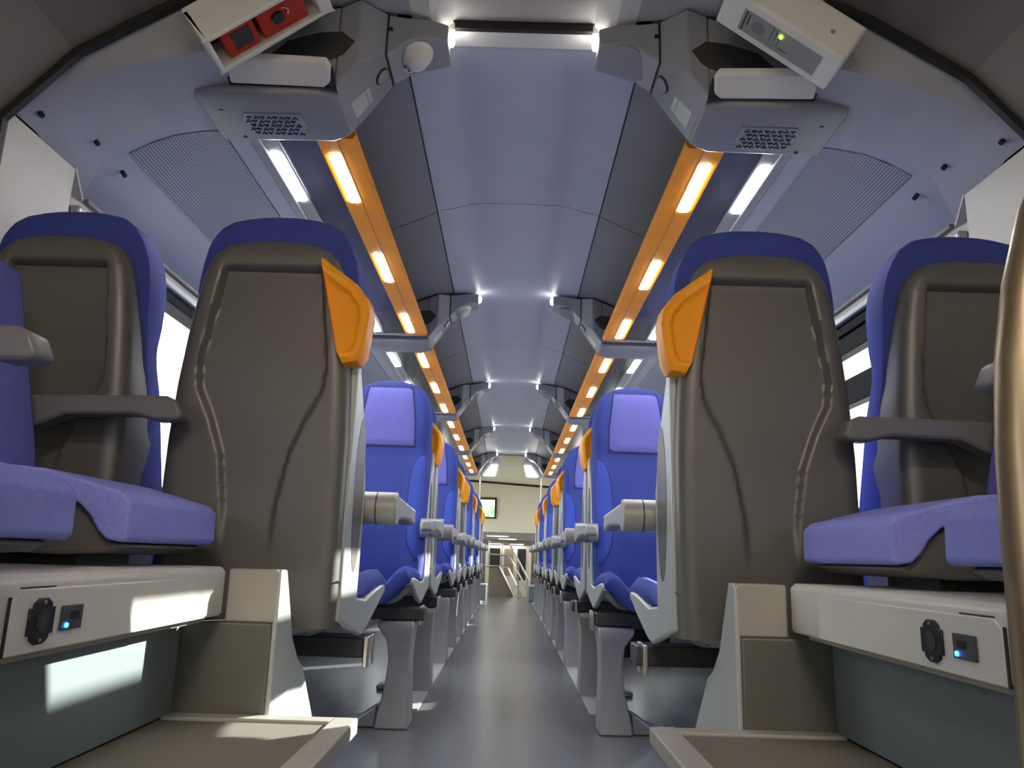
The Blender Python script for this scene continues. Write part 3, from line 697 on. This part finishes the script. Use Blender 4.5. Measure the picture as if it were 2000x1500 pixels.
    MB().tube([(p[0]+s*(.034 if p[0]*s < .5 else .03), p[1]-.006, p[2]-(0 if p[0]*s < .5 else .034)) for p in path], .017, 16).build('rail', M['handrail'], hr, smooth=60)
    MB().box(*X(.34+off,.42+off), .53, .575, .3165, .322).build('foot_plate', M['steel'], hr)

# ================================================================== UNDER-SEAT ITEMS (right)
t = thing('black_storage_tray', 'black tray under the seats on the right', 'tray', (0,0,0))
m = MB(); m.box(.58, 1.02, 5.0, 5.35, 0, .015); m.box(.58, 1.02, 5.0, 5.015, .015, .17); m.box(.58, 1.02, 5.335, 5.35, .015, .17); m.box(.58, .595, 5.015, 5.335, .015, .17); m.box(1.005, 1.02, 5.015, 5.335, .015, .17)
m.build('tray', M['black'], t, bevel=.004)
t = thing('red_case', 'red case standing in the black tray under the right seats', 'case')
MB().box(.66, .86, 5.06, 5.28, .016, .28).build('body', M['red'], t, bevel=.01)
MB().tube([(.70,5.17,.28),(.71,5.17,.305),(.81,5.17,.305),(.82,5.17,.28)], .007, 10).build('carrying_handle', M['black'], t)
t = thing('yellow_case', 'yellow case beside the red case in the black tray', 'case')
MB().box(.88, .99, 5.06, 5.28, .016, .26).build('body', M['yellow'], t, bevel=.01)
MB().tube([(.905,5.17,.26),(.91,5.17,.28),(.96,5.17,.28),(.965,5.17,.26)], .006, 10).build('carrying_handle', M['black'], t)
sw = MB().prism([(.318,.262),(.330,.258),(.395,.395),(.383,.40)], 'y', 3.60, 3.606).build('strap', M['yellow'])
tag(sw, 'yellow-green strap dangling beside a seat leg on the right', 'strap')

# ================================================================== FAR END
ew = bpy.data.objects.new('wall_end', None); COL.objects.link(ew); struct(ew, 'cream end wall above the stairs')
# ceiling drops to the stair soffit
m = MB(); m.slab([[(-1.2,10.95,1.98),(1.2,10.95,1.98)],[(-1.2,13.0,1.86),(1.2,13.0,1.74)]], (0,0,.02)); m.build('end_ceiling', M['cream'], ew)
m = MB(); m.add([(-1.2,13.0,1.86),(1.2,13.0,1.74),(1.2,13.02,1.70),(-1.2,13.02,1.83)], [(0,1,2,3)]); m.build('ceiling_joint', M['rubber'], ew)
m = MB(); m.box(-1.2, -.56, 13.02, 13.06, .98, 1.9); m.box(-.22, 1.2, 13.02, 13.06, .98, 1.9); m.box(-.56, -.22, 13.02, 13.06, .98, 1.20); m.box(-.56, -.22, 13.02, 13.06, 1.54, 1.9); m.build('end_lining', M['cream'], ew)
w = bpy.data.objects.new('window_15', None); COL.objects.link(w); struct(w, 'black framed window in the end wall')
f = MB(); f.box(-.56,-.535,12.99,13.05,1.20,1.54); f.box(-.255,-.22,12.99,13.05,1.20,1.54); f.box(-.535,-.255,12.99,13.05,1.20,1.225); f.box(-.535,-.255,12.99,13.05,1.51,1.54); f.build('frame', M['black'], w, bevel=.003)
MB().box(-.535,-.255,13.02,13.03,1.225,1.51).build('pane', M['pane'], w)
o = MB(); rnd = random.Random(4)
for i in range(150):
    x, z, r = rnd.uniform(-2.4,.6), rnd.uniform(-1.1,2.0), rnd.uniform(.12,.3)
    o.disc((x, 20.6+rnd.uniform(-.3,.3), z), (rnd.uniform(-.5,.5),-1,rnd.uniform(-.5,.5)), r, .05, 9)
gm = mat('pale_leaves', (0.25, 0.45, 0.22), 0.8, noise=0.4, nscale=8)
hd = o.build('hedge', gm); tag(hd, 'green foliage seen through the end wall window', 'foliage', kind='stuff')
struct(MB().box(-40,40,-30,60,-1.35,-1.3).build('ground', mat('pale_ballast', (0.62,0.61,0.58), 0.9, noise=0.2, nscale=4)), 'pale ground outside the train')
# lower vestibule beyond the stairs
struct(MB().box(-1.2,1.2,12.0,19.0,-.9,-.85).build('floor_vestibule', M['floor']), 'vestibule floor below the stairs')
ve = bpy.data.objects.new('wall_vestibule', None); COL.objects.link(ve); struct(ve, 'far vestibule beyond the stairs')
MB().box(-1.2,1.2,13.06,19.0,.98,1.02).build('low_ceiling', M['warmwhite'], ve)
MB().box(-1.2,1.2,19.0,19.05,-.9,1.0).build('back_wall', M['taupe'], ve)
d = bpy.data.objects.new('door_1', None); COL.objects.link(d); struct(d, 'glazed door in the far vestibule')
MB().box(-.55,.55,18.95,18.998,-.85,.85).build('leaf', M['cream'], d, bevel=.005)
MB().box(-.45,-.20,18.93,18.95,.15,.78).build('pane', M['black'], d); MB().box(.22,.42,18.93,18.95,.05,.78).build('pane', M['black'], d); MB().box(-.10,.12,18.93,18.95,.15,.78).build('pane', M['brownpanel'], d)
for i, (y, x0, x1) in enumerate(((15.0,-.42,-.02),(17.3,-.22,.16),(18.85,-.45,.35))):
    t = thing('strip_lamp', ['long strip lamp in the far low ceiling, nearest of three', 'strip lamp in the far low ceiling, middle of three', 'strip lamp above the far glazed door'][i], 'lamp', (0,0,0), 0, 'strip lamps in the far vestibule')
    zz = .98 if i < 2 else .90
    MB().box(x0-.02, x1+.02, y-.06, y+.06, zz-.015, zz).build('housing', M['white'], t)
    MB().box(x0, x1, y-.05, y+.05, zz-.022, zz-.015).build('diffuser', M['farlamp'], t)
# stair panel, steps and rails
t = thing('stair_balustrade', 'brown triangular panel beside the stairs at the aisle end', 'stair panel')
MB().prism([(-.29,.0),(.09,.0),(-.14,.43),(-.29,.43)], 'y', 12.0, 12.05).build('panel', M['brownpanel'], t, bevel=.004)
MB().tube([(-.36,11.98,.44),(-.14,11.98,.44),(.10,11.98,-.005)], .016, 10).build('edge_strip', M['steel'], t)
st = thing('staircase', 'stairs going down past the brown panel at the aisle end', 'stairs')
for i in range(4): MB().box(.0,.62,12.2+.26*i,12.46+.26*i,-.85,-.17*(i+1)).build('tread', M['rail'], st)
hr = thing('stair_handrail', 'steel stair handrail beyond the end of the aisle', 'handrail')
for z0 in (.80,.62):
    MB().tube([(-.32,12.1,z0),(0.0,12.1,z0-.02),(.03,12.1,z0-.05),(.32,12.1,z0-.56)], .014, 10).build('rail', M['steel'], hr)
MB().tube([(-.12,12.13,.44),(.0,12.13,.42),(.24,12.13,-.05)], .012, 10).build('rail', M['steel'], hr)
for x, z0, z1 in ((-.30,.43,.82),(-.10,.43,.80),(.16,.0,.5),(.30,-.2,.28)):
    MB().tube([(x,12.1,z0),(x,12.1,z1)], .011, 10).build('post', M['steel'], hr)
# louvred lamps under the last brackets
for s, sd in ((-1,'left'), (1,'right')):
    t = thing('louvre_lamp', 'louvred lamp with bright strips below the farthest %s bracket' % sd, 'lamp')
    MB().prism([(s*.16,1.87),(s*.20,1.665),(s*.40,1.655),(s*.43,1.70),(s*.30,1.978),(s*.20,2.0)], 'y', 10.745, 10.765).build('housing', M['pod'], t)
    for j in range(5):
        z = 1.685+.034*j; x0 = .215-.008*j; x1 = .385-.026*j
        MB().box(*sorted((s*x0, s*x1)), 10.72, 10.745, z, z+.011).build('strip', M['farlamp'], t)
# end screens with low plinths and steel poles
for s, sd in ((-1,'left'), (1,'right')):
    X = lambda a, b: sorted((s*a, s*b))
    pl = thing('end_plinth', 'low grey plinth with pale top at the %s end of the seat rows' % sd, 'plinth')
    MB().box(*X(.29,.60), 10.75, 11.0, 0, .19).build('body', M['bluegrey'], pl, bevel=.006)
    MB().box(*X(.28,.61), 10.74, 11.01, .19, .215).build('top', M['pan'], pl, bevel=.004)
    sc_ = thing('end_screen', 'glass end screen standing on the %s plinth' % sd, 'screen')
    MB().box(*X(.40,.60), 10.86, 10.872, .215, .95).build('pane', M['pane'], sc_)
    MB().tube([(s*.395,10.866,.215),(s*.395,10.866,.95),(s*.60,10.866,.95)], .012, 10).build('frame', M['steel'], sc_)
    po = MB().tube([(s*.42,10.60,.0),(s*.42,10.60,1.66)], .016, 12).build('grab_pole', M['steel'], smooth=60)
    tag(po, 'vertical steel grab pole at the far end, %s of the aisle' % sd, 'pole')
